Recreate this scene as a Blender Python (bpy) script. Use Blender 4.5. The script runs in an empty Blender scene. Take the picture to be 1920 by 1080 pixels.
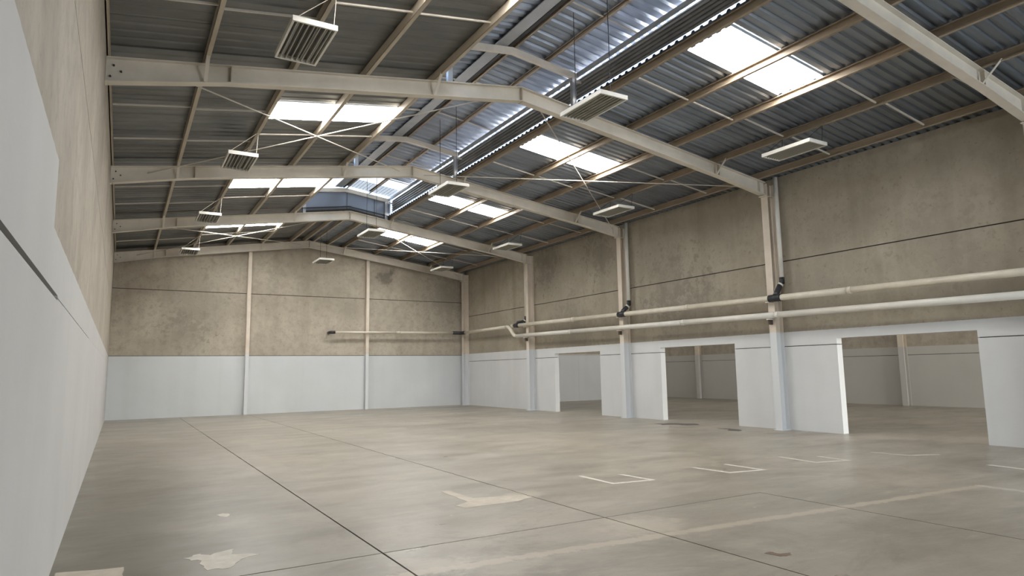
import bpy, bmesh, math, random
from mathutils import Vector, Matrix
random.seed(7)
SC = bpy.context.scene
COL = SC.collection

# ------------------------------------------------------------------ camera
def make_camera():
    f, yaw, pit, rol = 1230.8, math.radians(30.761), math.radians(7.249), math.radians(-0.93)
    fw = Vector((math.sin(yaw)*math.cos(pit), math.cos(yaw)*math.cos(pit), math.sin(pit)))
    r = Vector((math.cos(yaw), -math.sin(yaw), 0)); u = r.cross(fw)
    r2 = math.cos(rol)*r + math.sin(rol)*u
    u2 = -math.sin(rol)*r + math.cos(rol)*u
    cd = bpy.data.cameras.new('camera'); cd.sensor_width = 36; cd.lens = 36*f/1920
    cd.clip_start = 0.02; cd.clip_end = 300
    co = bpy.data.objects.new('camera', cd); COL.objects.link(co)
    m = Matrix((( r2.x, u2.x, -fw.x, 0.416), (r2.y, u2.y, -fw.y, 0.0), (r2.z, u2.z, -fw.z, 1.6), (0, 0, 0, 1)))
    co.matrix_world = m
    SC.camera = co
make_camera()

# ------------------------------------------------------------------ world, large lights, exposure
SKYLIGHT = 29.5      # radiance of the daylit translucent roof panels
w = bpy.data.worlds.new('sky'); SC.world = w; w.use_nodes = True
nt = w.node_tree; bg = nt.nodes['Background']
sky = nt.nodes.new('ShaderNodeTexSky'); sky.sky_type = 'NISHITA'; sky.sun_disc = False
sky.sun_elevation = math.radians(48); sky.sun_rotation = math.radians(150); sky.air_density = 1.0; sky.dust_density = 4.0
nt.links.new(sky.outputs[0], bg.inputs[0]); bg.inputs[1].default_value = 1.3

def area(name, loc, rot, sx, sy, power, color):
    l = bpy.data.lights.new(name, 'AREA'); l.shape = 'RECTANGLE'; l.size = sx; l.size_y = sy
    l.energy = power; l.color = color
    o = bpy.data.objects.new(name, l); COL.objects.link(o); o.location = loc; o.rotation_euler = rot
    return o
# daylight entering through the open gate in the wall behind the camera
area('gate_daylight', (11.4, -7.45, 2.3), (math.radians(90), 0, 0), 5.0, 4.4, 800, (0.80, 0.90, 1.0))
# unseen fill light added to brighten the adjacent hall, in an added gate opening
area('adjacent_added_fill', (21.5, -7.4, 2.3), (math.radians(90), 0, 0), 5.0, 4.2, 1700, (1.0, 0.99, 0.96))

SC.view_settings.view_transform = 'Standard'; SC.view_settings.look = 'None'
SC.view_settings.exposure = 0.15; SC.view_settings.gamma = 1.0
SC.view_settings.use_curve_mapping = False
try:
    SC.cycles.max_bounces = 6; SC.cycles.diffuse_bounces = 5; SC.cycles.glossy_bounces = 3; SC.cycles.adaptive_threshold = .03; SC.cycles.use_light_tree = False; SC.cycles.use_denoising = True
    SC.cycles.sample_clamp_indirect = 6
except Exception:
    pass

# ------------------------------------------------------------------ material helpers
class NT:
    def __init__(s, name):
        s.m = bpy.data.materials.new(name); s.m.use_nodes = True
        s.t = s.m.node_tree; s.b = s.t.nodes['Principled BSDF']
        s._p = None; s._c = {}
    def n(s, typ, **kw):
        x = s.t.nodes.new(typ)
        for k, v in kw.items(): setattr(x, k, v)
        return x
    def l(s, a, b): s.t.links.new(a, b)
    def pos(s):
        if s._p is None:
            g = s.n('ShaderNodeNewGeometry'); s._p = g.outputs['Position']
        return s._p
    def xyz(s):
        x = s.n('ShaderNodeSeparateXYZ'); s.l(s.pos(), x.inputs[0]); return x.outputs
    def scaled(s, sx, sy, sz):
        x = s.n('ShaderNodeVectorMath', operation='MULTIPLY'); s.l(s.pos(), x.inputs[0]); x.inputs[1].default_value = (sx, sy, sz)
        return x.outputs[0]
    def noise(s, scale, detail=4, rough=.55, vec=None, dist=0):
        key = (scale, detail, rough, dist)
        if vec is None and key in s._c: return s._c[key]
        x = s.n('ShaderNodeTexNoise'); x.inputs['Scale'].default_value = scale; x.inputs['Detail'].default_value = detail
        x.inputs['Roughness'].default_value = rough; x.inputs['Distortion'].default_value = dist
        s.l(vec if vec is not None else s.pos(), x.inputs['Vector'])
        if vec is None: s._c[key] = x.outputs['Fac']
        return x.outputs['Fac']
    def ramp(s, fac, a, b, lo=0., hi=1.):
        x = s.n('ShaderNodeMapRange'); x.inputs[1].default_value = a; x.inputs[2].default_value = b
        x.inputs[3].default_value = lo; x.inputs[4].default_value = hi; s.l(fac, x.inputs[0]); return x.outputs[0]
    def math(s, op, a, b=None):
        x = s.n('ShaderNodeMath', operation=op)
        for i, v in enumerate((a, b)):
            if v is None: continue
            if isinstance(v, (int, float)): x.inputs[i].default_value = v
            else: s.l(v, x.inputs[i])
        return x.outputs[0]
    def mix(s, fac, a, b, mode='MIX'):
        x = s.n('ShaderNodeMix', data_type='RGBA', blend_type=mode)
        if isinstance(fac, (int, float)): x.inputs[0].default_value = fac
        else: s.l(fac, x.inputs[0])
        for i, v in ((6, a), (7, b)):
            if isinstance(v, tuple): x.inputs[i].default_value = (*v, 1)
            else: s.l(v, x.inputs[i])
        return x.outputs[2]
    def blob(s, c, r, soft=.3, wob=.35, scale=2.5):
        """irregular stain round a point of the place"""
        x = s.n('ShaderNodeVectorMath', operation='DISTANCE'); s.l(s.pos(), x.inputs[0]); x.inputs[1].default_value = c
        nz = s.ramp(s.noise(3.5, 6, .7), .3, .7, -wob, wob)
        d = s.math('ADD', s.math('DIVIDE', x.outputs['Value'], r), nz)
        return s.ramp(d, 1-soft, 1, 1, 0)
    def bump(s, fac, strength=.15, dist=.02):
        x = s.n('ShaderNodeBump'); x.inputs['Strength'].default_value = strength; x.inputs['Distance'].default_value = dist
        s.l(fac, x.inputs['Height']); s.l(x.outputs[0], s.b.inputs['Normal'])
    def out(s, color, rough=.6, metal=0., spec=.5):
        if isinstance(color, tuple): s.b.inputs['Base Color'].default_value = (*color, 1)
        else: s.l(color, s.b.inputs['Base Color'])
        if isinstance(rough, (int, float)): s.b.inputs['Roughness'].default_value = rough
        else: s.l(rough, s.b.inputs['Roughness'])
        s.b.inputs['Metallic'].default_value = metal
        s.b.inputs['Specular IOR Level'].default_value = spec
        return s.m

def wall_mat(name, paint, stains=(), streak=0.3, step=None, tone=(1, 1, 1), ptone=(.60, .60, .585)):
    k = NT(name); o = k.xyz()
    c1 = tuple(a*b for a, b in zip((.46, .415, .345), tone)); c2 = tuple(a*b for a, b in zip((.34, .30, .245), tone))
    c = k.mix(k.ramp(k.noise(.55, 5, .6), .3, .7), c1, c2)
    c = k.mix(k.ramp(k.noise(3.5, 6, .7), .45, .72, 0, .6), c, (.25, .22, .175))
    c = k.mix(k.ramp(k.noise(9, 4, .7), .60, .70, 0, .5), c, (.17, .15, .12))
    st = k.noise(1.0, 5, .6, k.scaled(1.5, 1.5, .12))
    c = k.mix(k.ramp(st, .5, .72, 0, streak), c, (.20, .17, .13))
    for (p, r, a, sc) in stains:
        c = k.mix(k.math('MULTIPLY', k.blob(p, r*1.15, .55, .55 if r < .5 else 1.0, sc), a*(1.0 if r < .5 else .7)), c, (.14, .123, .10))
    pc = k.mix(k.ramp(k.noise(.7, 3), .3, .7), ptone, tuple(v*.93 for v in ptone))
    pc = k.mix(k.ramp(k.noise(1.0, 3, .5, k.scaled(2.2, 2.2, .1)), .5, .75, 0, .12), pc, (.42, .41, .38))
    wob = k.ramp(k.noise(6, 3), .3, .7, -.004, .004)
    zz = k.math('ADD', o[2], wob)
    if step is None:
        mask = k.math('LESS_THAN', zz, paint)
    else:
        far = k.ramp(o[1], 5.3, 29, 2.58, 2.44)
        near = k.math('LESS_THAN', o[1], 5.12)
        h = k.math('ADD', k.math('MULTIPLY', near, 3.03), k.math('MULTIPLY', k.math('SUBTRACT', 1, near), far))
        mask = k.math('LESS_THAN', zz, h)
    c = k.mix(mask, c, pc)
    k.bump(k.noise(14, 5, .65), .12, .02)
    return k.out(c, .75, 0, .25)

def plain(name, col, rough=.5, metal=0., var=.12, scale=4, spec=.5):
    k = NT(name)
    c = k.mix(k.ramp(k.noise(scale, 4, .6), .35, .7), col, tuple(v*(1-var) for v in col))
    return k.out(c, rough, metal, spec)

def steel_mat(name, col, rust=.25, paint=None, pcol=(.60, .615, .625)):
    k = NT(name)
    c = k.mix(k.ramp(k.noise(1.6, 5, .6), .35, .7), col, tuple(v*.84 for v in col))
    c = k.mix(k.ramp(k.noise(5, 6, .75), .6, .74, 0, rust), c, (.22, .13, .07))
    if paint:
        o = k.xyz()
        c = k.mix(k.math('LESS_THAN', o[2], paint), c, pcol)
    return k.out(c, .5, 0, .4)

def sheet_mat(name, col, rr=(.40, .55)):
    k = NT(name)
    c = k.mix(k.ramp(k.noise(.8, 4, .6, k.scaled(.25, 1.6, .25)), .3, .7), col, tuple(v*.72 for v in col))
    c = k.mix(k.ramp(k.noise(6, 5, .7), .58, .75, 0, .3), c, tuple(v*.5 for v in col))
    r = k.ramp(k.noise(2.5, 4), .3, .7, *rr)
    return k.out(c, r, .85, .5)

def glow_mat(name, col, strength, dirt=.2):
    m = bpy.data.materials.new(name); m.use_nodes = True; t = m.node_tree
    b = t.nodes['Principled BSDF']
    b.inputs['Base Color'].default_value = (.75, .75, .72, 1); b.inputs['Roughness'].default_value = .6
    b.inputs['Emission Color'].default_value = (*col, 1); b.inputs['Emission Strength'].default_value = strength
    m.cycles.emission_sampling = 'FRONT'
    return m

def floor_mat(name, stripes=True, rr=(.27, .5)):
    k = NT(name); o = k.xyz()
    base = k.mix(k.ramp(k.noise(.28, 5, .6), .32, .68), (.40, .358, .298), (.285, .264, .222))
    base = k.mix(k.ramp(k.noise(.9, 6, .7, k.scaled(.5, 1.3, 1)), .45, .72, 0, .55), base, (.225, .207, .172))
    base = k.mix(k.ramp(k.noise(1.3, 6, .72, k.scaled(.45, 1.5, 1), .8), .52, .74, 0, .55), base, (.47, .43, .365))
    base = k.mix(k.ramp(k.noise(22, 4, .7), .5, .8, 0, .25), base, (.20, .18, .15))
    base = k.mix(k.ramp(k.noise(.55, 6, .75, k.scaled(.7, 1.2, 1), 1.2), .50, .66, 0, .65), base, (.20, .18, .145))
    base = k.mix(k.ramp(k.noise(2.6, 6, .75, k.scaled(.6, 1.2, 1)), .60, .72, 0, .4), base, (.52, .475, .40))
    base = k.mix(k.ramp(k.noise(5.5, 2, .5), .76, .79, 0, .6), base, (.6, .56, .49))
    # darker lane along the side wall, stronger towards the camera
    lane = k.ramp(k.math('ADD', o[0], k.ramp(k.noise(.7, 4), .3, .7, -.9, .9)), 1.1, 3.1, .7, 0)
    lane = k.math('MULTIPLY', lane, k.ramp(o[1], 22, 8))
    base = k.mix(lane, base, (.125, .115, .09))
    if stripes:
        ln = k.math('ADD', o[1], k.math('MULTIPLY', o[0], .08))
        d = k.math('ABSOLUTE', k.math('SUBTRACT', ln, 5.37))
        d = k.math('ADD', d, k.ramp(k.noise(7, 5, .7), .3, .7, -.05, .05))
        msk = k.math('MULTIPLY', k.ramp(d, .05, .085, .75, 0), k.math('LESS_THAN', o[0], 10.35))
        base = k.mix(msk, base, (.50, .445, .365))
        d2 = k.math('ABSOLUTE', k.math('SUBTRACT', o[0], 10.3))
        d2 = k.math('ADD', d2, k.ramp(k.noise(7, 5, .7), .3, .7, -.05, .05))
        m2 = k.math('MULTIPLY', k.ramp(d2, .05, .085, .7, 0), k.math('LESS_THAN', o[1], 4.6))
        base = k.mix(m2, base, (.56, .52, .46))
        # pale scuffs round the slab corner
        for p, r, a in (((5.15, 5.35, 0), .55, .45), ((5.05, 7.6, 0), .35, .35), ((2.75, 5.3, 0), .4, .4), ((3.2, 5.0, 0), .5, .35)):
            base = k.mix(k.math('MULTIPLY', k.blob(p, r, .6, .5, 5), a), base, (.60, .54, .45))
        for p, r, a in (((1.3, 6.4, 0), 1.3, .4), ((9.5, 7.3, 0), .9, .3), ((6.6, 3.6, 0), 1.1, .28), ((3.5, 6.7, 0), .8, .2)):
            base = k.mix(k.math('MULTIPLY', k.blob(p, r, .8, .5, 1.4), a), base, (.19, .17, .135))
    base = k.mix(1.0, base, (.84, .825, .80), 'MULTIPLY')
    k.bump(k.noise(30, 4, .6), .05, .01)
    r = k.ramp(k.noise(.8, 5, .65, k.scaled(.6, 1.4, 1)), .3, .7, *rr)
    return k.out(base, r, 0, .45)

M = {}
M['wall_left'] = wall_mat('wall_left_concrete', 2.5, (), .2, step=True, ptone=(.53, .525, .51))
M['wall_back'] = wall_mat('wall_back_concrete', 2.44, (((11.05, 29.6, 6.15), .42, .75, 4.5), ((11.45, 29.6, 6.5), .22, .6, 6), ((3.0, 29.6, 4.4), 1.2, .4, 1.6), ((2.6, 29.6, 3.4), .9, .4, 1.6), ((14.3, 29.6, 5.3), 1.2, .55, 1.5), ((9.4, 29.6, 4.4), .5, .35, 4)), .25, tone=(1.0, .985, .96), ptone=(.585, .605, .61))
M['wall_right'] = wall_mat('wall_right_concrete', 2.5, (((15.3, 22.2, 6.0), .8, .7, 3), ((15.3, 18.7, 5.8), .8, .65, 3), ((15.3, 15.2, 4.2), 1.2, .45, 2), ((15.3, 20.5, 2.9), 1.6, .5, 2), ((15.3, 9.9, 3.9), 1.0, .35, 3), ((15.3, 7.3, 4.2), .8, .4, 3), ((15.3, 14.5, 3.0), 1.6, .45, 2), ((15.3, 26.5, 3.0), 1.4, .3, 2)), .42, tone=(.86, .845, .80), ptone=(.62, .625, .62))
M['wall_adjacent'] = wall_mat('wall_adjacent_concrete', 2.33, (), .3, ptone=(.50, .485, .45))
M['joint'] = plain('joint_dark_filler', (.05, .042, .035), .9)  # dark mortar and backing behind the joints
M['floor'] = floor_mat('floor_concrete')
M['floor_adjacent'] = floor_mat('floor_concrete_adjacent', False, (.30, .5))
M['rafter'] = steel_mat('steel_cream', (.70, .64, .545), .16)
M['column'] = steel_mat('column_cream', (.68, .595, .49), .25, 2.5)
M['column_adj'] = steel_mat('column_adjacent', (.66, .58, .47), .2, 2.33, (.50, .485, .455))
M['purlin'] = steel_mat('purlin_beige', (.54, .47, .37), .3)
M['purlin_brown_shaded'] = steel_mat('purlin_brown_shaded', (.37, .295, .215), .3)  # brown primer, darkened further for the shade on right slope and vent
M['rod'] = steel_mat('rod_cream', (.62, .57, .49), .1)
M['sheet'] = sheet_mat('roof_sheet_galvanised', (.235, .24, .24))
M['sheet_r'] = sheet_mat('roof_sheet_galvanised_lit', (.33, .37, .425), (.30, .42))  # same galvanised sheet, the right slope's bluish lighting put into its colour
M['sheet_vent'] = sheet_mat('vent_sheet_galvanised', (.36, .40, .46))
M['sheet_b'] = sheet_mat('baffle_sheet_weathered', (.42, .40, .37))
M['sheet_e'] = sheet_mat('vent_end_sheet', (.26, .29, .34))
M['vent_steel'] = plain('vent_steel_grey', (.42, .43, .44), .5, .3)
M['skylight'] = glow_mat('skylight_translucent', (1, .992, .97), SKYLIGHT)
M['added_glow_adj'] = glow_mat('added_glow_adjacent', (1, .97, .92), 10.0)  # glow of the added panels that light the adjacent hall
M['skylight_blue'] = glow_mat('vent_translucent', (.72, .84, 1.0), 1.15)
M['mesh'] = plain('bird_mesh_grey', (.12, .13, .15), .5, .6)
M['lamp'] = plain('lamp_white_enamel', (.80, .77, .70), .4)
M['slat'] = plain('lamp_slat_aluminium', (.45, .43, .375), .5, .0)
M['lampin'] = plain('lamp_inner_dark', (.10, .095, .085), .6)
M['tube'] = plain('lamp_tube_glass', (.45, .45, .43), .25)
M['wire'] = plain('black_wire', (.02, .02, .02), .6)
M['cable'] = plain('pale_cable', (.55, .5, .42), .6)
M['pipe'] = plain('pvc_cream', (.66, .60, .49), .42, 0, .15, 3)
M['pipe_white'] = plain('pvc_pale', (.68, .65, .58), .42, 0, .1, 3)
M['black'] = plain('black_plastic', (.025, .025, .028), .45)
M['mark'] = plain('floor_paint_white', (.57, .535, .465), .7, 0, .2, 8)
M['mark_beige'] = plain('floor_paint_beige', (.47, .415, .34), .7, 0, .2, 6)
M['stain'] = plain('floor_wet_stain', (.085, .075, .062), .55, 0, .3, 5)
M['rust'] = plain('floor_rust_stain', (.16, .10, .065), .7, 0, .3, 8)
M['bolt'] = plain('bolt_dark', (.06, .045, .035), .6)

# ------------------------------------------------------------------ mesh helpers
class MB:
    def __init__(s): s.v = []; s.f = []
    def box(s, x0, x1, y0, y1, z0, z1):
        b = len(s.v)
        s.v += [(x0, y0, z0), (x1, y0, z0), (x1, y1, z0), (x0, y1, z0), (x0, y0, z1), (x1, y0, z1), (x1, y1, z1), (x0, y1, z1)]
        s.f += [tuple(b+i for i in q) for q in ((0, 3, 2, 1), (4, 5, 6, 7), (0, 1, 5, 4), (1, 2, 6, 5), (2, 3, 7, 6), (3, 0, 4, 7))]
        return s
    def prism(s, pts, axis, a, b):
        """closed polygon pts (2D) extruded along axis from a to b"""
        n = len(pts); o = len(s.v)
        def put(p, t):
            return {'x': (t, p[0], p[1]), 'y': (p[0], t, p[1]), 'z': (p[0], p[1], t)}[axis]
        s.v += [put(p, a) for p in pts] + [put(p, b) for p in pts]
        s.f.append(tuple(o+i for i in range(n))[::-1]); s.f.append(tuple(o+n+i for i in range(n)))
        for i in range(n):
            j = (i+1) % n; s.f.append((o+i, o+j, o+n+j, o+n+i))
        return s
    def bar(s, p, q, w, h, up=(0, 0, 1)):
        p = Vector(p); q = Vector(q); d = (q-p).normalized(); upv = Vector(up)
        if abs(d.dot(upv)) > .98: upv = Vector((1, 0, 0))
        r = d.cross(upv).normalized()*(w/2); u = r.cross(d).normalized()*(h/2)
        o = len(s.v)
        for c in (p, q): s.v += [tuple(c-r-u), tuple(c+r-u), tuple(c+r+u), tuple(c-r+u)]
        s.f += [tuple(o+i for i in qd) for qd in ((0, 1, 2, 3), (7, 6, 5, 4), (0, 4, 5, 1), (1, 5, 6, 2), (2, 6, 7, 3), (3, 7, 4, 0))]
        return s
    def tube(s, pts, r, n=14, cap=True):
        pts = [Vector(p) for p in pts]; rings = []
        for i, p in enumerate(pts):
            d = Vector((0, 0, 0))
            if i > 0: d += (p-pts[i-1]).normalized()
            if i < len(pts)-1: d += (pts[i+1]-p).normalized()
            d.normalize()
            k = 1.0
            if 0 < i < len(pts)-1:
                c = d.dot((pts[i+1]-p).normalized()); k = 1/max(.6, c)
            ref = Vector((0, 0, 1)) if abs(d.z) < .9 else Vector((1, 0, 0))
            a = d.cross(ref).normalized(); b = a.cross(d).normalized(); o = len(s.v)
            s.v += [tuple(p + r*(math.cos(t)*a+math.sin(t)*b)) for t in (2*math.pi*j/n for j in range(n))]
            rings.append(o)
        for o, q in zip(rings, rings[1:]):
            for j in range(n): s.f.append((o+j, o+(j+1) % n, q+(j+1) % n, q+j))
        if cap:
            s.f.append(tuple(rings[0]+j for j in range(n))[::-1]); s.f.append(tuple(rings[-1]+j for j in range(n)))
        return s
    def mesh(s, name):
        m = bpy.data.meshes.new(name); m.from_pydata(s.v, [], s.f)
        bm = bmesh.new(); bm.from_mesh(m); bmesh.ops.recalc_face_normals(bm, faces=bm.faces); bm.to_mesh(m); bm.free()
        return m
    def build(s, name, mat, parent=None, smooth=False, **kw):
        return add(name, s.mesh(name), mat, parent, smooth, **kw)

def add(name, me, mat, parent=None, smooth=False, loc=None):
    o = bpy.data.objects.new(name, me); COL.objects.link(o)
    if mat is not None and not me.materials: me.materials.append(M[mat])
    if smooth:
        for p in me.polygons: p.use_smooth = len(p.vertices) == 4
    if parent is not None: o.parent = parent
    if loc: o.location = loc
    return o
def empty(name, loc=(0, 0, 0)):
    o = bpy.data.objects.new(name, None); COL.objects.link(o); o.location = loc; o.empty_display_size = .2; return o
def tag(o, label, cat, group=None):
    o['label'] = label; o['category'] = cat
    if group: o['group'] = group
    return o
def structure(o, label=None, cat=None):
    o['kind'] = 'structure'
    if label: o['label'] = label
    if cat: o['category'] = cat
    return o

# ------------------------------------------------------------------ dimensions
W, D, Y0 = 15.3, 29.7, -7.5
APX, APZ, SL, SR = 7.4, 7.54, .150, .136
FY = [-0.75, 5.25, 11.25, 17.28, 23.3, 29.38]
def rt(x):                                   # top of the rafters
    return APZ - SL*(APX-x) if x < APX else APZ - SR*(x-APX)
PH = .17                                     # purlin height
def rs(x): return rt(x) + PH                 # underside of the roof sheets

# ------------------------------------------------------------------ floor
fl = MB().box(-.3, W+.25, Y0-.3, D+.3, -.25, -.035).build('floor', 'joint'); structure(fl, 'worn grey-beige concrete hall floor', 'floor')
g = .009
def slab(x0, x1, y0, y1): MB().box(x0+g, x1-g, y0+g, y1-g, -.034, 0).build('floor_slab', 'floor', fl)
YJ = 5.9
for x0, x1 in ((-.02, 2.53), (2.53, 5.06), (5.06, 7.6)): slab(x0, x1, Y0, YJ)
slab(-.02, 2.53, YJ, D+.02); slab(2.53, 5.06, YJ, D+.02)
MB().prism([(5.06+g, YJ+g), (7.6+g, YJ+g), (7.6+g, Y0+g), (W+.21, Y0+g), (W+.21, D+.02), (5.06+g, D+.02)], 'z', -.034, 0).build('floor_slab', 'floor', fl)
# adjacent hall floor
AX = 27.6
fa = MB().box(W+.21, AX+.2, Y0-.3, 28.9, -.2, -.004).build('floor_adjacent', 'floor_adjacent'); structure(fa, 'stained concrete floor of the hall beyond the doorways', 'floor')

# ------------------------------------------------------------------ walls of concrete panels
J = .011
wl = MB()
for z in (2.18, 4.31): wl.box(-.2, -.03, Y0, D, z-.05, z+.05)
wl.box(-.26, -.2, Y0, D+.2, 0, 6.6)
wl = wl.build('wall_left', 'joint'); structure(wl, 'tall concrete panel wall painted pale grey below', 'wall')
ybays = [Y0, FY[0], FY[1]+.0, FY[2], FY[3], FY[4], D+.2]
lbays = [Y0, -.2, 5.74, 11.4, 17.3, 23.3, D+.2]
for a, b in zip(lbays, lbays[1:]):
    for (z0, z1), gap in (((0, 2.18), .012), ((2.18, 4.31), .012), ((4.31, rs(0)+.02), .0)):
        jj = .018 if b < 6 else .004 if b < 12 else .0006
        MB().box(-.2, 0, a+.0004, b-.0004, z0+(jj if 2 < z0 < 3 else .008 if z0 else 0), z1-(jj if 2 < z1 < 3 else .008 if z1 < 6 else 0)).build('concrete_panel', 'wall_left', wl)

wb = MB()
for z in (2.44, 5.08): wb.box(0, W, D+.03, D+.18, z-.05, z+.05)
wb.box(-.2, W+.2, D+.2, D+.26, 0, 6.3)
wb = wb.build('wall_back', 'joint'); structure(wb, 'concrete panel gable wall painted pale grey below', 'wall')
for x0, x1 in ((0, 5.0), (5.0, 10.16), (10.16, W)):
    for z0, z1 in ((0, 2.44-.008), (2.44+.012, 5.08-.014), (5.08+.014, None)):
        xa, xb = x0+.003, x1-.003
        if z1 is not None: m = MB().box(xa, xb, D, D+.2, z0, z1)
        else:
            top = [(xb, rs(xb)+.01)] + ([(APX, rs(APX)+.01)] if xa < APX < xb else []) + [(xa, rs(xa)+.01)]
            m = MB().prism([(xa, z0), (xb, z0)] + top, 'y', D, D+.2)
        m.build('concrete_panel', 'wall_back', wb)

OPEN = [(18.87, 21.77), (12.78, 15.76), (6.63, 9.69)]
OT = 2.28
wr = MB()
wr.box(W+.03, W+.17, Y0, D, 4.31, 4.41)
ys = [Y0] + [v for o in sorted(OPEN) for v in o] + [D]
for a, b in zip(ys[::2], ys[1::2]): wr.box(W+.03, W+.17, a+.02, b-.02, 2.10, 2.16)
wr = wr.build('wall_right', 'joint'); structure(wr, 'concrete panel wall with three doorways and pipes along it', 'wall')
for a, b in zip(ybays, ybays[1:]):
    a += .003; b -= .003
    op = [o for o in OPEN if a < o[0] and o[1] < b]
    z1, z2 = 2.13, 4.36
    if op:
        o0, o1 = op[0]
        for p, q in ((a, o0), (o1, b)): MB().box(W, W+.2, p, q, 0, z1-.009).build('concrete_panel', 'wall_right', wr)
        MB().prism([(a, z1+.009), (o0, z1+.009), (o0, OT), (o1, OT), (o1, z1+.009), (b, z1+.009), (b, z2-.013), (a, z2-.013)], 'x', W, W+.2).build('concrete_panel', 'wall_right', wr)
    else:
        MB().box(W, W+.2, a, b, 0, z1-.009).build('concrete_panel', 'wall_right', wr)
        MB().box(W, W+.2, a, b, z1+.009, z2-.013).build('concrete_panel', 'wall_right', wr)
    MB().box(W, W+.2, a, b, z2+.013, rs(W)+.005).build('concrete_panel', 'wall_right', wr)

# wall behind the camera with the open gate
wf = MB()
wf.box(-.2, 8.9, Y0-.2, Y0, 0, 4.5); wf.box(13.9, W+.2, Y0-.2, Y0, 0, 4.5)
wf.prism([(-.2, 4.5), (W+.2, 4.5), (W+.2, rs(W)), (APX, rs(APX)), (-.2, rs(0))], 'y', Y0-.2, Y0)
structure(wf.build('wall_front', 'wall_back'), 'concrete wall with the open loading gate', 'wall')

# adjacent hall shell
wa = MB().box(AX, AX+.2, Y0, 28.8, 0, 6.6).build('wall_adjacent_side', 'joint'); structure(wa, 'far side wall of the hall beyond the doorways', 'wall')
for a, b in ((Y0, 3.9), (3.9, 9.3), (9.3, 14.75), (14.75, 20.2), (20.2, 25.65), (25.65, 28.6)):
    for z0, z1 in ((0, 1.995), (2.012, 4.3), (4.31, 6.5)):
        MB().box(AX-.1, AX-.001, a+.002, b-.002, z0, z1).build('concrete_panel', 'wall_adjacent', wa)
wab = MB().box(W+.2, AX, 28.7, 28.9, 0, 6.6).build('wall_adjacent_back', 'joint'); structure(wab, 'end wall of the hall beyond the doorways', 'wall')
for a, b in ((W+.2, 21.5), (21.5, AX-.1)):
    for z0, z1 in ((0, 2.39), (2.40, 4.6), (4.61, 6.5)):
        MB().box(a+.002, b-.002, 28.6, 28.699, z0, z1).build('concrete_panel', 'wall_back', wab)
wfa = MB().box(W+.2, 19, Y0-.2, Y0, 0, 6.6).box(24, AX, Y0-.2, Y0, 0, 6.6).box(19, 24, Y0-.2, Y0, 4.4, 6.6).build('wall_adjacent_front', 'wall_adjacent')
structure(wfa, 'front wall of the adjacent hall with an added gate opening', 'wall')
ca = MB().box(W+.15, AX+.2, Y0-.2, 28.9, 6.66, 6.72).build('ceiling_adjacent', 'sheet'); structure(ca, 'metal roof of the adjacent hall', 'ceiling')
for y in (2, 8, 14, 20, 26):
    for x in (18.8, 23.0): MB().box(x, x+1.8, y, y+.95, 6.64, 6.659).build('skylight_panel', 'added_glow_adj', ca)  # unseen emitting panels, added so the adjacent hall is lit

# ------------------------------------------------------------------ roof sheets
ce = empty('ceiling'); structure(ce, 'corrugated metal roof on steel frames with white skylight panels', 'ceiling')
def sheet_mesh(name, x0, x1, zf, mat, pitch=.25, width=1.0, rib=.028, x_mid=(), single=False):
    xs = [x0, *x_mid, x1]; prof = []; n = round(width/pitch)
    for i in range(n):
        y = i*pitch
        prof += [(y, 0), (y+pitch*.50, 0), (y+pitch*.64, rib), (y+pitch*.86, rib)]
    prof.append((width+.012, 0))
    m = bpy.data.meshes.new(name); v = []; f = []; np_ = len(prof); T = .004
    for t in ((0,) if single else (0, T)):
        for x in xs: v += [(x, y, zf(x)+z+t) for y, z in prof]
    L = len(xs)*np_
    for i in range(len(xs)-1):
        for j in range(np_-1):
            a = i*np_+j; q = (a, a+1, a+np_+1, a+np_)
            f.append(q)
            if not single: f.append(tuple(L+k for k in q[::-1]))
    m.from_pydata(v, [], f); m.materials.append(M[mat]); return m
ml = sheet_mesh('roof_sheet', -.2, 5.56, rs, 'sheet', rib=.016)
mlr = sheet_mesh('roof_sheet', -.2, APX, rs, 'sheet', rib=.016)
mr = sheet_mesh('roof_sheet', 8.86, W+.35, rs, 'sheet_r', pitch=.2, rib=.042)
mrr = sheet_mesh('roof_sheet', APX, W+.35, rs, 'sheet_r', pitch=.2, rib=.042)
ml_a = sheet_mesh('roof_sheet', -.2, 2.76, rs, 'sheet', rib=.016); ml_b = sheet_mesh('roof_sheet', 5.46, 5.56, rs, 'sheet', rib=.016)
ml_b2 = sheet_mesh('roof_sheet', 5.46, APX, rs, 'sheet', rib=.016)
ml_s = sheet_mesh('skylight_panel', 2.76, 5.46, rs, 'skylight', single=True)
mr_a = sheet_mesh('roof_sheet', 8.86, 9.2, rs, 'sheet_r', pitch=.2, rib=.042); mr_a2 = sheet_mesh('roof_sheet', APX, 9.2, rs, 'sheet_r', pitch=.2, rib=.042)
mr_b = sheet_mesh('roof_sheet', 11.72, W+.35, rs, 'sheet_r', pitch=.2, rib=.042); mr_s = sheet_mesh('skylight_panel', 9.2, 11.72, rs, 'skylight', single=True)
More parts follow.
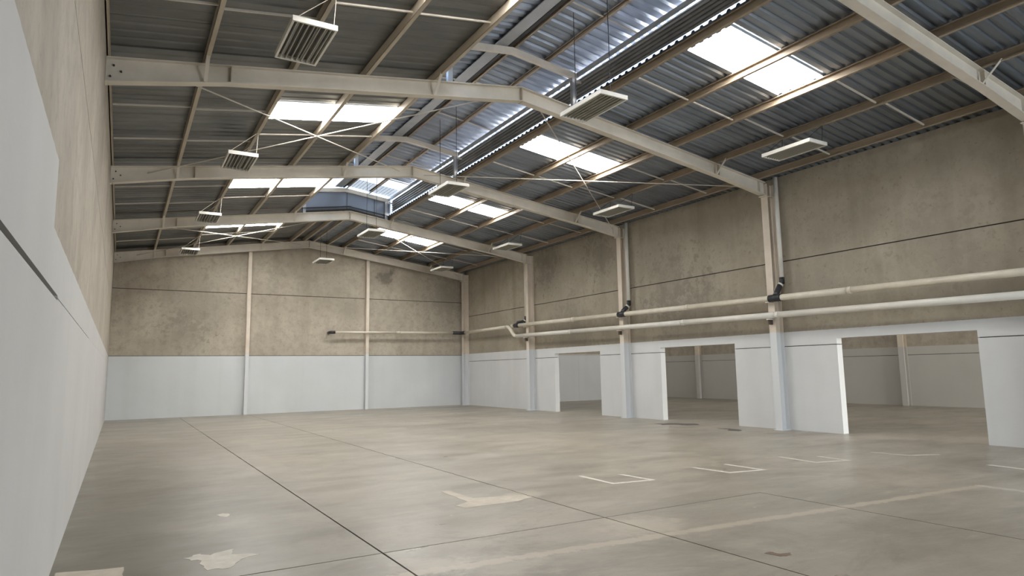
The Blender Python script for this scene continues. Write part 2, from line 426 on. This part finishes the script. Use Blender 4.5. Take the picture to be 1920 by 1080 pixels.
for k in range(-8, 30):
    yl, yr = k+.15, k+.22
    closed = k >= 23
    sky_bay = k in (7, 13, 19, 25)
    if sky_bay:
        add('roof_sheet', ml_a, None, ce, loc=(0, yl, 0)); add('roof_sheet', ml_b2 if closed else ml_b, None, ce, loc=(0, yl, 0))
        add('skylight_panel', ml_s, None, ce, loc=(0, yl, 0))
        add('roof_sheet', mr_a2 if closed else mr_a, None, ce, loc=(0, yr, 0)); add('roof_sheet', mr_b, None, ce, loc=(0, yr, 0))
        add('skylight_panel', mr_s, None, ce, loc=(0, yr, 0))
    else:
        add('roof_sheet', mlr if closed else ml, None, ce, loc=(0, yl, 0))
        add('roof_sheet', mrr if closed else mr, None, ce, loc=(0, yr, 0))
# eave closers above the side walls
MB().box(-.26, 0, Y0, D+.2, 6.58, rs(0)+.03).build('eave_closer', 'joint', ce)
MB().box(W+.02, W+.3, Y0, D+.2, 6.55, rs(W)+.03).build('eave_closer', 'joint', ce)
MB().box(-.2, W+.3, D+.2, D+.6, 5, 8.2).build('gable_closer', 'joint', ce)

# ------------------------------------------------------------------ portal frames
FN = ['behind the viewer', 'nearest the viewer, crossing the upper right corner', 'with the first pendant lamps before it', 'second one deep into the hall', 'third one deep, under the vent end panel', 'against the far gable wall']
RD = .31
def rb(x):                                    # underside of the rafters, deeper at the side wall
    d = RD
    if x < 1.7: d += .09*(1.7-x)/1.7
    if x > 13.4: d += .05*(x-13.4)/1.7
    return rt(x)-d
frames = []
for i, y in enumerate(FY):
    F = empty('steel_frame', (0, y, 0)); frames.append(F)
    if i == 0: continue
    tag(F, 'cream steel portal frame ' + FN[i], 'steel frame', 'steel portal frames of the hall')
    fw2 = .085
    for side, xs in ((0, [0.0, .85, 1.7, APX-.012]), (1, [APX+.012, 13.4, 15.0 if i < 5 else 15.05])):
        m = MB()
        for xa, xb in zip(xs, xs[1:]):
            m.prism([(xa, rb(xa)+.014), (xb, rb(xb)+.014), (xb, rt(xb)-.014), (xa, rt(xa)-.014)], 'y', -.006, .006)
            m.prism([(xa, rb(xa)), (xb, rb(xb)), (xb, rb(xb)+.016), (xa, rb(xa)+.016)], 'y', -fw2, fw2)
            m.prism([(xa, rt(xa)-.016), (xb, rt(xb)-.016), (xb, rt(xb)), (xa, rt(xa))], 'y', -fw2, fw2)
        rf = m.build('rafter', 'rafter', F)
        if side == 0: RL = rf
        else: RR = rf
    MB().box(APX-.011, APX+.011, -fw2, fw2, rb(APX)-.01, rt(APX)+.0).build('ridge_plate', 'purlin', RL)
    for x in (1.75, 13.25):
        MB().box(x-.008, x+.008, -fw2+.005, fw2-.005, rb(x)+.017, rt(x)-.017).build('stiffener', 'purlin', RL if x < 7 else RR)
    MB().box(14.76, 14.775, -fw2+.005, fw2-.005, rb(14.77)+.017, rt(14.77)-.017).build('stiffener', 'rafter', RR)
    # knee braces from the purlins to the bottom flange
    for x in (1.37, 5.4, 8.95, 13.15):
        for s in ((-1, 1) if i < 5 else (-1,)):
            MB().bar((x, s*.40, rt(x)+.03), (x, s*.075, rb(x)+.02), .055, .008, (0, 0, 1)).build('knee_brace', 'rod', RL if x < 7 else RR)
    # column at the right wall
    m = MB(); cx0, cx1, hw = 15.0, W-.002, .1
    zt = rt(15.15)-.02
    m.box(cx0, cx0+.016, -hw, hw, 0, zt-.0); m.box(cx1-.016, cx1, -hw, hw, 0, zt); m.box(cx0+.016, cx1-.016, -.006, .006, 0, zt)
    CO = m.build('column', 'column', F)
    MB().box(14.96, W-.003, -.14, .14, 0, .018).build('base_plate', 'column', CO)
    MB().box(14.9, W-.004, -.1, .1, rb(15)-.03, rb(15)-.012).build('cap_plate', 'rafter', CO)
    for bx, bz in ((.10, .10), (.2, .18), (.06, .28)):
        MB().tube([(bx, -.006, rt(0)-bz), (bx, -.03, rt(0)-bz)], .016, 6).build('bolt', 'bolt', RL)
bpy.data.objects.remove(frames[0]); frames[0] = None

# gable posts
for x, lb in ((4.98, 'pale steel wind post on the gable wall, nearer the long side wall'), (10.16, 'pale steel wind post on the gable wall crossed by the drain pipe')):
    p = empty('gable_post', (x, 29.6, 0)); tag(p, lb, 'post', 'posts on the gable wall')
    zt = rb(x)-.002
    MB().box(-.07, .07, -.12, -.106, 0, zt).build('front_flange', 'column', p)
    MB().box(-.005, .005, -.106, .086, 0, zt).build('web', 'column', p)
    MB().box(-.07, .07, .086, .099, 0, zt).build('rear_flange', 'column', p)

# columns in the adjacent hall
for y, lb in ((14.75, 'steel column seen through the widest nearest doorway'), (25.65, 'steel column seen through the middle doorway')):
    p = empty('adjacent_column', (AX-.1, y, 0))
    tag(p, lb, 'column', 'columns of the adjacent hall')
    MB().box(-.26, -.245, -.11, .11, 0, 6.5).build('front_flange', 'column_adj', p)
    MB().box(-.245, -.017, -.006, .006, 0, 6.5).build('web', 'column_adj', p)
    MB().box(-.016, -.001, -.11, .11, 0, 6.5).build('rear_flange', 'column_adj', p)

# ------------------------------------------------------------------ purlins with their tie rods
ORD = ['first', 'second', 'third', 'fourth', 'fifth']
def cpurlin(x, open_left, y0, y1, lean, h=PH, wd=.07, z=None):
    """C section running along y, open side towards -x when open_left"""
    z = rt(x) if z is None else z; t = .006; s = -1 if open_left else 1
    web = x + (wd/2)*(-s) ; fx = x + (wd/2)*s
    m = MB(); a, b = sorted((web, web+t*s)); m.box(a, b, y0, y1, z+.001, z+h-.002)
    a, b = sorted((web, fx))
    m.box(a, b, y0, y1, z+.001, z+t); m.box(a, b, y0, y1, z+h-t-.002, z+h-.002)
    a, b = sorted((fx, fx-t*s)); m.box(a, b, y0, y1, z+t, z+.022); m.box(a, b, y0, y1, z+h-.024, z+h-t)
    return m
PL = [.03, 1.37, 2.75, 4.05, 5.42]
PR = [8.93, 10.42, 11.76, 13.18, 14.72]
for i, x in enumerate(PL):
    p = empty('roof_purlin', (0, 0, 0)); 
    tag(p, 'beige steel purlin, %s up from the pale left side wall' % ORD[i], 'purlin', 'roof purlins')
    cpurlin(x, False, Y0, D-.02, 0, wd=.07 if i else .03).build('channel', 'purlin', p)
    if i < 4:
        for k in range(5):
            offs = (2.15, 4.12) if i < 2 else (3.65,)
            for o in offs:
                yy = FY[k] + o + (.08 if i == 1 else 0)
                a = (x+.03, yy, rt(x)+.075); b = (PL[i+1]-.036, yy, rt(PL[i+1])+.075)
                MB().bar(a, b, .028, .028).build('tie_rod', 'rod', p)
for i, x in enumerate(PR):
    p = empty('roof_purlin', (0, 0, 0))
    tag(p, 'brownish steel purlin, %s down the right slope from the ridge vent' % ORD[i], 'purlin', 'roof purlins')
    cpurlin(x, True, Y0, D-.02, 0).build('channel', 'purlin_brown_shaded', p)
    if i < 4:
        for k in range(5):
            offs = (1.8, 3.95) if i >= 2 else (4.15,)
            for o in offs:
                yy = FY[k] + o - (.1 if i == 3 else 0)
                a = (x+.03, yy, rt(x)+.06); b = (PR[i+1]-.036, yy, rt(PR[i+1])+.06)
                MB().bar(a, b, .028, .028).build('tie_rod', 'rod', p)
for x, lb in ((6.6, 'short purlin by the gable, beside the left of the ridge pair'), (7.2, 'short ridge purlin by the gable, left one of the close pair'), (7.6, 'short ridge purlin by the gable, right one of the close pair'), (8.25, 'short purlin by the gable, beside the right of the ridge pair')):
    p = cpurlin(x, x > APX, FY[4]+.1, D-.02, 0).build('roof_purlin', 'purlin'); tag(p, lb, 'purlin', 'roof purlins')

# cross bracing in two bays
for (k0, k1, bay) in ((2, 3, 'between first and second frames'), (4, 5, 'last bay before the gable wall')):
    ya, yb = FY[k0]+.03, FY[k1]-.03
    for (xa, xb, nm) in ((.75, 7.0, 'left'), (7.75, 14.75, 'right')):
        p = empty('cross_brace', (0, 0, 0))
        tag(p, 'crossed thin brace rods under the %s slope, %s' % (nm, bay), 'brace', 'roof cross braces')
        zo = -.14
        MB().tube([(xa, ya, rt(xa)+zo), (xb, yb, rt(xb)+zo)], .013, 8).build('brace_rod', 'rod', p)
        MB().tube([(xb, ya, rt(xb)+zo-.03), (xa, yb, rt(xa)+zo-.03)], .013, 8).build('brace_rod', 'rod', p)

# ------------------------------------------------------------------ raised ridge vent
MX, MZ, MS = 7.22, 8.395, .13
def mt(x): return MZ - MS*abs(x-MX)            # top of vent rafters
MPH = .10
def msz(x): return mt(x)+MPH
V = empty('ridge_vent', (0, 0, 0)); tag(V, 'raised corrugated ridge vent with daylight glowing along its open side', 'roof vent')
VY0, VY1 = Y0, FY[4]
VL, VR = 5.75, 8.78
for i in (1, 2, 3, 4):
    y = FY[i]
    r = MB()
    for xa, xb in ((VL-.05, MX), (MX, VR+.08)):
        r.prism([(xa, mt(xa)-.14), (xb, mt(xb)-.14), (xb, mt(xb)), (xa, mt(xa))], 'y', y-.04, y+.04)
    r.build('vent_rafter', 'rafter', V)
    for x in (VL, VR):
        MB().box(x-.05, x+.05, y-.045, y+.045, rt(x)+.001, mt(x)-.141).build('vent_post', 'vent_steel', V)
    MB().box(VR+.055, VR+.28, y-.02, y+.02, 8.0, 8.05).build('baffle_bracket', 'rafter', V)
vm_l = sheet_mesh('vent_sheet', VL-.35, MX-.03, msz, 'sheet_vent', rib=.05); vm_r = sheet_mesh('vent_sheet', MX+.03, VR+.38, msz, 'sheet_vent', rib=.05)
vt_l = sheet_mesh('translucent_sheet', VL-.35, MX-.03, msz, 'skylight_blue', single=True); vt_r = sheet_mesh('translucent_sheet', MX+.03, VR+.38, msz, 'skylight_blue', single=True)
y = VY0
for k in range(34):
    yk = VY1 - 1.0*(k+1) - .0
    if yk < VY0-.5: break
    tr = k < 2
    add('translucent_sheet' if tr else 'vent_sheet', vt_l if tr else vm_l, None, V, loc=(0, yk, 0))
    add('translucent_sheet' if tr else 'vent_sheet', vt_r if tr else vm_r, None, V, loc=(0, yk, 0))
MB().prism([(MX-.22, mt(MX-.22)+MPH+.045), (MX, mt(MX)+MPH+.07), (MX+.22, mt(MX+.22)+MPH+.045), (MX+.22, mt(MX+.22)+MPH+.05), (MX, mt(MX)+MPH+.075), (MX-.22, mt(MX-.22)+MPH+.05)], 'y', VY0, VY1).build('ridge_cap', 'sheet_vent', V)
for x, ol in ((5.85, False), (6.35, False), (8.10, True)):
    cpurlin(x, ol, VY0, VY1-.05, 0, MPH, .06, mt(x)).build('vent_purlin', 'purlin_brown_shaded', V)
MB().box(6.82, 7.08, VY0, VY1-.05, mt(7.08)-.002+.012, mt(7.08)+.03).build('ridge_plate', 'vent_steel', V)
MB().box(7.10, 7.17, VY0, VY1-.05, mt(7.17)+.0, mt(7.17)+.09).build('ridge_gap_shade', 'wire', V)  # solid black bar standing in for the dark gap at the ridge
cpurlin(7.27, True, VY0, VY1-.05, 0, MPH, .05, mt(7.3)).build('vent_purlin', 'purlin_brown_shaded', V)
for yb in FY[1:4]:
    for o in (1.9, 4.0):
        for xa, xb in ((6.38, 6.8), (7.3, 8.06), (8.14, 8.95)):
            if yb+o < VY1: MB().bar((xa, yb+o, mt(xa)+.05), (xb, yb+o, mt(xb)+.05), .024, .024).build('tie_rod', 'rod', V)
# eave rails and ribbed baffles of the open sides
for s, x in ((1, VR+.12), (-1, VL-.12)):
    MB().box(x-.03, x+.03, VY0, VY1, 8.12, 8.20).build('eave_rail', 'vent_steel', V)
    xb = x + s*.10
    pts = []; n = 5; z0, z1 = 7.67, 8.10; hh = (z1-z0)/n
    for j in range(n):
        z = z0+j*hh; pts += [(xb, z), (xb, z+hh*.5), (xb+s*.03, z+hh*.62), (xb+s*.03, z+hh*.9)]
    pts.append((xb, z1))
    pts2 = pts + [(px+s*.006, pz) for px, pz in pts[::-1]]
    MB().prism(pts2, 'y', VY0, VY1).build('baffle', 'sheet_b', V)
    MB().box(min(xb, xb+s*.05), max(xb, xb+s*.05), VY0, VY1, 8.10, 8.125).build('baffle_rail', 'vent_steel', V)
# end panel over the third frame
def rt2(x): return rt(x)+.1
MB().prism([(VL-.2, rt2(VL-.2)), (APX, rt2(APX)), (VR+.2, rt2(VR+.2)), (VR+.2, mt(VR+.2)+.02), (MX, mt(MX)+.02), (VL-.2, mt(VL-.2)+.02)], 'y', VY1+.05, VY1+.07).build('end_panel', 'sheet_e', V)
MB().prism([(VL, rt2(VL)), (APX, rt2(APX)), (VR, rt2(VR)), (VR, rt2(VR)-.05), (APX, rt2(APX)-.05), (VL, rt2(VL)-.05)], 'y', VY1-.0, VY1+.04).build('end_sill', 'wire', V)
for x in (7.3, 8.35): MB().box(x-.012, x+.012, VY1+.03, VY1+.048, rt2(x), mt(x)-.1).build('panel_seam', 'mesh', V)
MB().prism([(VL-.4, rt(VL-.4)), (APX, rt(APX)), (VR+.4, rt(VR+.4)), (VR+.4, mt(VR+.4)+.2), (MX, mt(MX)+.2), (VL-.4, mt(VL-.4)+.2)], 'y', Y0-.1, Y0-.05).build('end_panel', 'sheet_e', V)
# bird mesh below the translucent end sheets
m = MB()
for j in range(20):
    yy = VY1-1.06+j*.053
    m.bar((MX+.08, yy, mt(MX+.08)+MPH-.015), (VR+.3, yy, mt(VR+.3)+MPH-.015), .010, .006)
for j in range(15):
    xx = MX+.1+j*.125
    m.bar((xx, VY1-1.08, mt(xx)+MPH-.02), (xx, VY1-.03, mt(xx)+MPH-.02), .010, .006)
o = m.build('bird_mesh', 'mesh', V); o['kind'] = 'stuff'

# ------------------------------------------------------------------ pendant light fixtures
def fixture_meshes():
    d = {}
    hx, hy, h, t = .30, .60, .075, .03
    d['housing'] = MB().box(-hx, -hx+t, -hy, hy, 0, h).box(hx-t, hx, -hy, hy, 0, h).box(-hx+t, hx-t, -hy, -hy+t, 0, h).box(-hx+t, hx-t, hy-t, hy, 0, h).mesh('housing')
    d['tray'] = MB().box(-hx+t, hx-t, -hy+t, hy-t, h-.012, h-.002).mesh('tray')
    d['slat'] = MB().prism([(-.006, .004), (.006, .004), (.003, .05), (-.003, .05)], 'y', -hy+t, hy-t).mesh('slat')
    d['tube'] = MB().tube([(0, -hy+t+.01, .045), (0, hy-t-.01, .045)], .013, 8).mesh('tube')
    for k, mt_ in (('housing', 'lamp'), ('tray', 'lampin'), ('slat', 'slat'), ('tube', 'tube')): d[k].materials.append(M[mt_])
    return d
FM = fixture_meshes()
rows = {'left': (2.45, [9.08, 15.12, 21.1, 27.25]), 'middle': (7.5, [8.95, 15.05, 21.15, 27.3]), 'right': (12.85, [8.75, 14.9, 21.2, 27.15])}
LAB = {'left': ['large louvred lamp at the top, hanging before the first steel frame, dark slats showing',
                'louvred lamp near the pale side wall hanging just before the second steel frame',
                'small louvred lamp near the pale side wall hanging before the third steel frame',
                'smallest louvred lamp near the pale side wall, before the gable wall'],
       'middle': ['louvred lamp hung on long wires under the vent, over the nearest rafter crossing',
                  'louvred lamp under the ridge vent, overlapping the second frame and a skylight',
                  'louvred lamp under the third steel frame, beside the last bright skylight',
                  'louvred lamp hanging in front of the gable wall between its two posts'],
       'right': ['large bright-edged lamp hanging close to the right wall, nearest of its row',
                 'white lamp hanging at the right end of the second steel frame',
                 'white lamp hanging at the right end of the third steel frame',
                 'white lamp before the far right corner of the hall, last of its row']}
ZL = 6.27
for rn, (x, yl) in rows.items():
    for k, y in enumerate(yl):
        L = empty('pendant_light', (x, y, ZL)); tag(L, LAB[rn][k], 'lamp', 'pendant light fixtures')
        HO = add('housing', FM['housing'], None, L); add('tray', FM['tray'], None, HO)
        for j in range(7): add('slat', FM['slat'], None, HO, loc=(-.225+.075*j, 0, 0))
        for j in range(4): add('tube', FM['tube'], None, HO, loc=(-.19+.127*j, 0, .006))
        for s in (-1, 1):
            yy = s*.5
            if rn == 'left':
                tgt = (PL[2]-x, yy, rt(PL[2])-ZL+.01)
                for sx in (-.27, .27): MB().tube([(sx, yy, .07), tgt], .006, 5).build('hanging_cable', 'cable', L)
            elif rn == 'right':
                tgt = (PR[3]-x, yy, rt(PR[3])-ZL+.01)
                for sx in (-.27, .27): MB().tube([(sx, yy, .07), tgt], .006, 5).build('hanging_cable', 'wire', L)
            else:
                zt = (mt(7.45) if y < 23 else rt(7.6))-ZL
                MB().tube([(0, yy, .06), (0, yy, zt)], .007, 5).build('hanging_wire', 'wire', L)

# ------------------------------------------------------------------ drain pipes
PX = 14.90
def zu(y): return 3.545 - (23.8-y)*.0133          # upper pipe
def zlw(y): return 3.10 - (24.0-y)*.0125          # lower pipe
U = empty('drain_pipe', (0, 0, 0)); tag(U, 'cream upper drain pipe with black tees along the right wall', 'pipe', 'wall drain pipes')
ys = [24.28, 19.9, 14.1, 9.0, 4.0, Y0+.3]
for a, b in zip(ys, ys[1:]): MB().tube([(PX, a, zu(a)), (PX, b+.01, zu(b))], .078, 16).build('pipe_length', 'pipe', U, True)
for y in ys[1:5]: MB().tube([(PX, y-.05, zu(y)), (PX, y+.05, zu(y))], .086, 16).build('socket', 'pipe', U, True)
MB().tube([(PX, 24.28, zu(24.28)), (PX, 24.4, zu(24.4))], .082, 16).build('end_cap', 'pipe_white', U, True)
tees = [(24.0, 4), (17.12, 3), (11.05, 2)]
for y, i in tees:
    MB().tube([(PX, y+.16, zu(y)), (PX, y-.2, zu(y))], .095, 16).build('tee', 'black', U, True)
    yc = FY[i]
    MB().box(PX-.09, W-.3, yc-.03, yc+.03, zu(yc)-.11, zu(yc)-.085).build('pipe_bracket', 'rafter', U)
Lp = empty('drain_pipe', (0, 0, 0)); tag(Lp, 'cream lower drain pipe that steps down and runs below the upper one', 'pipe', 'wall drain pipes')
zc = 3.545
MB().tube([(8.55, 29.35, 3.47), (11.6, 29.35, 3.505)], .055, 14).build('pipe_length', 'pipe', Lp, True)
MB().tube([(11.6, 29.35, 3.505), (14.6, 29.35, 3.54)], .055, 14).build('pipe_length', 'pipe', Lp, True)
MB().tube([(11.5, 29.35, 3.504), (11.7, 29.35, 3.506)], .062, 14).build('socket', 'pipe', Lp, True)
MB().tube([(8.62, 29.35, 3.47), (8.42, 29.35, 3.465), (8.42, 29.5, 3.465), (8.42, 29.66, 3.465)], .07, 14).build('elbow', 'black', Lp, True)
MB().tube([(14.45, 29.35, 3.54), (14.84, 29.33, 3.535), (PX, 29.2, 3.53), (PX, 28.9, 3.53)], .085, 14).build('corner_elbow', 'black', Lp, True)
MB().tube([(PX, 28.95, 3.53), (PX, 24.85, 3.54)], .072, 16).build('pipe_length', 'pipe', Lp, True)
MB().tube([(PX, 24.9, 3.54), (PX, 24.72, 3.53), (PX, 24.55, 3.44), (PX, 24.3, 3.2), (PX, 24.15, 3.11), (PX, 23.95, zlw(23.95))], .078, 16).build('offset_bend', 'pipe', Lp, True)
ys = [24.0, 20.1, 14.3, 11.0, 5.0, Y0+.3]
for a, b in zip(ys, ys[1:]): MB().tube([(PX, a, zlw(a)), (PX, b+.01, zlw(b))], .08, 16).build('pipe_length', 'pipe_white', Lp, True)
for y in ys[1:]: MB().tube([(PX, y-.05, zlw(y)), (PX, y+.05, zlw(y))], .088, 16).build('socket', 'pipe_white', Lp, True)
for i in (1, 2, 3, 4):
    yc = FY[i]; MB().box(PX-.09, W-.3, yc-.03, yc+.03, zlw(yc)-.115, zlw(yc)-.088).build('pipe_bracket', 'rafter', Lp)
    MB().box(PX-.02, 14.998, yc-.025, yc+.025, zlw(yc)-.24, zlw(yc)-.116).build('bracket_hanger', 'bolt', Lp)

DN = {4: 'downpipe behind the far wall column, its black elbow showing', 3: 'white downpipe beside the wall column between the far and middle doorways', 2: 'white downpipe beside the wall column between the middle and nearest doorways'}
for y, i in tees:
    d = empty('downpipe', (0, 0, 0)); tag(d, DN[i], 'downpipe', 'roof downpipes')
    yd = FY[i]+(.3 if i == 4 else -.28); xd = 15.13
    MB().tube([(xd, yd, rs(xd)-.06), (xd, yd, 3.86)], .058, 14).build('pipe_length', 'pipe_white', d, True)
    EL = MB().tube([(xd, yd, 3.92), (xd, yd, 3.78), (xd-.06, yd+.03, 3.70), (PX+.06, y-.02, zu(y)+.13), (PX, y-.02, zu(y)+.05)], .07, 14).build('elbow', 'black', d, True)
    MB().tube([(xd-.03, yd+.015, 3.745), (xd-.055, yd+.028, 3.71)], .074, 14).build('seal_ring', 'pipe_white', EL, True)

# ------------------------------------------------------------------ floor markings, patches and stains
def strip(pts, wd, z=.0015, h=.0015):
    m = MB()
    for a, b in zip(pts, pts[1:]):
        first = a == pts[0]
        a = Vector((*a, z)); b = Vector((*b, z)); e = (b-a).normalized()*wd/2
        m.bar(a-e if first else a+e*1.02, b+e, wd, h)
    return m
marks = [([(6.54, 8.32), (6.51, 7.52), (7.16, 7.44), (7.13, 8.08)], 'white open-ended box marking on the floor just right of the long joint'),
         ([(8.53, 7.93), (8.58, 7.24), (9.2, 7.13), (9.22, 7.87)], 'white open-ended box marking on the floor, second from the joint'),
         ([(10.7, 7.93), (10.57, 7.15), (11.22, 6.99), (11.28, 7.57)], 'white open-ended box marking on the floor, third from the joint')]
for pts, lb in marks: tag(strip(pts, .075).build('floor_marking', 'mark'), lb, 'floor marking', 'painted floor boxes')
tag(strip([(12.55, 7.35), (12.6, 6.72), (13.1, 6.5)], .06).build('floor_marking', 'mark'), 'faded pale floor marking closest to the nearest doorway', 'floor marking', 'painted floor boxes')
tag(strip([(12.4, 5.33), (12.28, 4.7)], .11).build('floor_marking', 'mark'), 'short white floor stripe at the right picture edge', 'floor marking')
def patch(name, mat, pts, lb, cat, z=.003, rough=.0, sub=4):
    random.seed(lb); out = []
    n = len(pts)
    for i in range(n):
        a = Vector(pts[i]); b = Vector(pts[(i+1) % n])
        for k in range(sub):
            t = k/sub; p = a.lerp(b, t)
            out.append((p.x+random.uniform(-rough, rough), p.y+random.uniform(-rough, rough)))
    tag(MB().prism(out, 'z', .0005, z).build(name, mat), lb, cat)
patch('floor_marking', 'mark_beige', [(4.24, 8.42), (4.36, 8.40), (4.38, 7.72), (5.02, 7.55), (5.03, 8.2), (5.045, 8.25), (5.045, 7.36), (4.75, 7.22), (4.05, 7.22), (3.98, 7.42), (4.22, 7.55)], 'smeared beige paint bracket on the floor beside the long joint', 'floor marking', .002, .012)
patch('paint_patch', 'mark', [(1.0, 6.72), (1.12, 6.82), (1.2, 6.72), (1.42, 6.83), (1.36, 6.66), (1.6, 6.5), (1.42, 6.42), (1.3, 6.2), (1.12, 6.22), (1.1, 6.55)], 'ragged white paint patch on the floor near the pale side wall', 'paint patch', .002, .02)
patch('paint_patch', 'mark_beige', [(.04, 6.86), (.28, 6.78), (.52, 6.72), (.53, 6.3), (.3, 6.2), (.04, 6.2)], 'beige paint patch at the foot of the pale side wall', 'paint patch', .002, .01)
patch('paint_patch', 'mark', [(1.45, 8.55), (1.55, 8.62), (1.62, 8.5), (1.55, 8.38)], 'small pale paint spot on the dark floor lane', 'paint patch', .002, .015)
patch('floor_stain', 'stain', [(14.15, 14.9), (14.55, 14.7), (15.0, 14.1), (14.75, 13.7), (14.3, 13.9), (14.35, 14.2), (13.95, 14.4)], 'dark wet stain on the floor before the middle doorway', 'stain', .002, .05)
patch('floor_stain', 'stain', [(14.2, 12.6), (14.5, 12.4), (14.35, 11.9), (14.0, 11.7), (13.95, 12.0), (14.2, 12.2)], 'smaller dark wet stain beside the jamb of the middle doorway', 'stain', .002, .04)
patch('floor_stain', 'rust', [(5.30, 4.0), (5.38, 4.02), (5.40, 3.93), (5.50, 3.90), (5.45, 3.84), (5.34, 3.87)], 'small rusty brown stain on the near floor', 'stain', .002, .01)
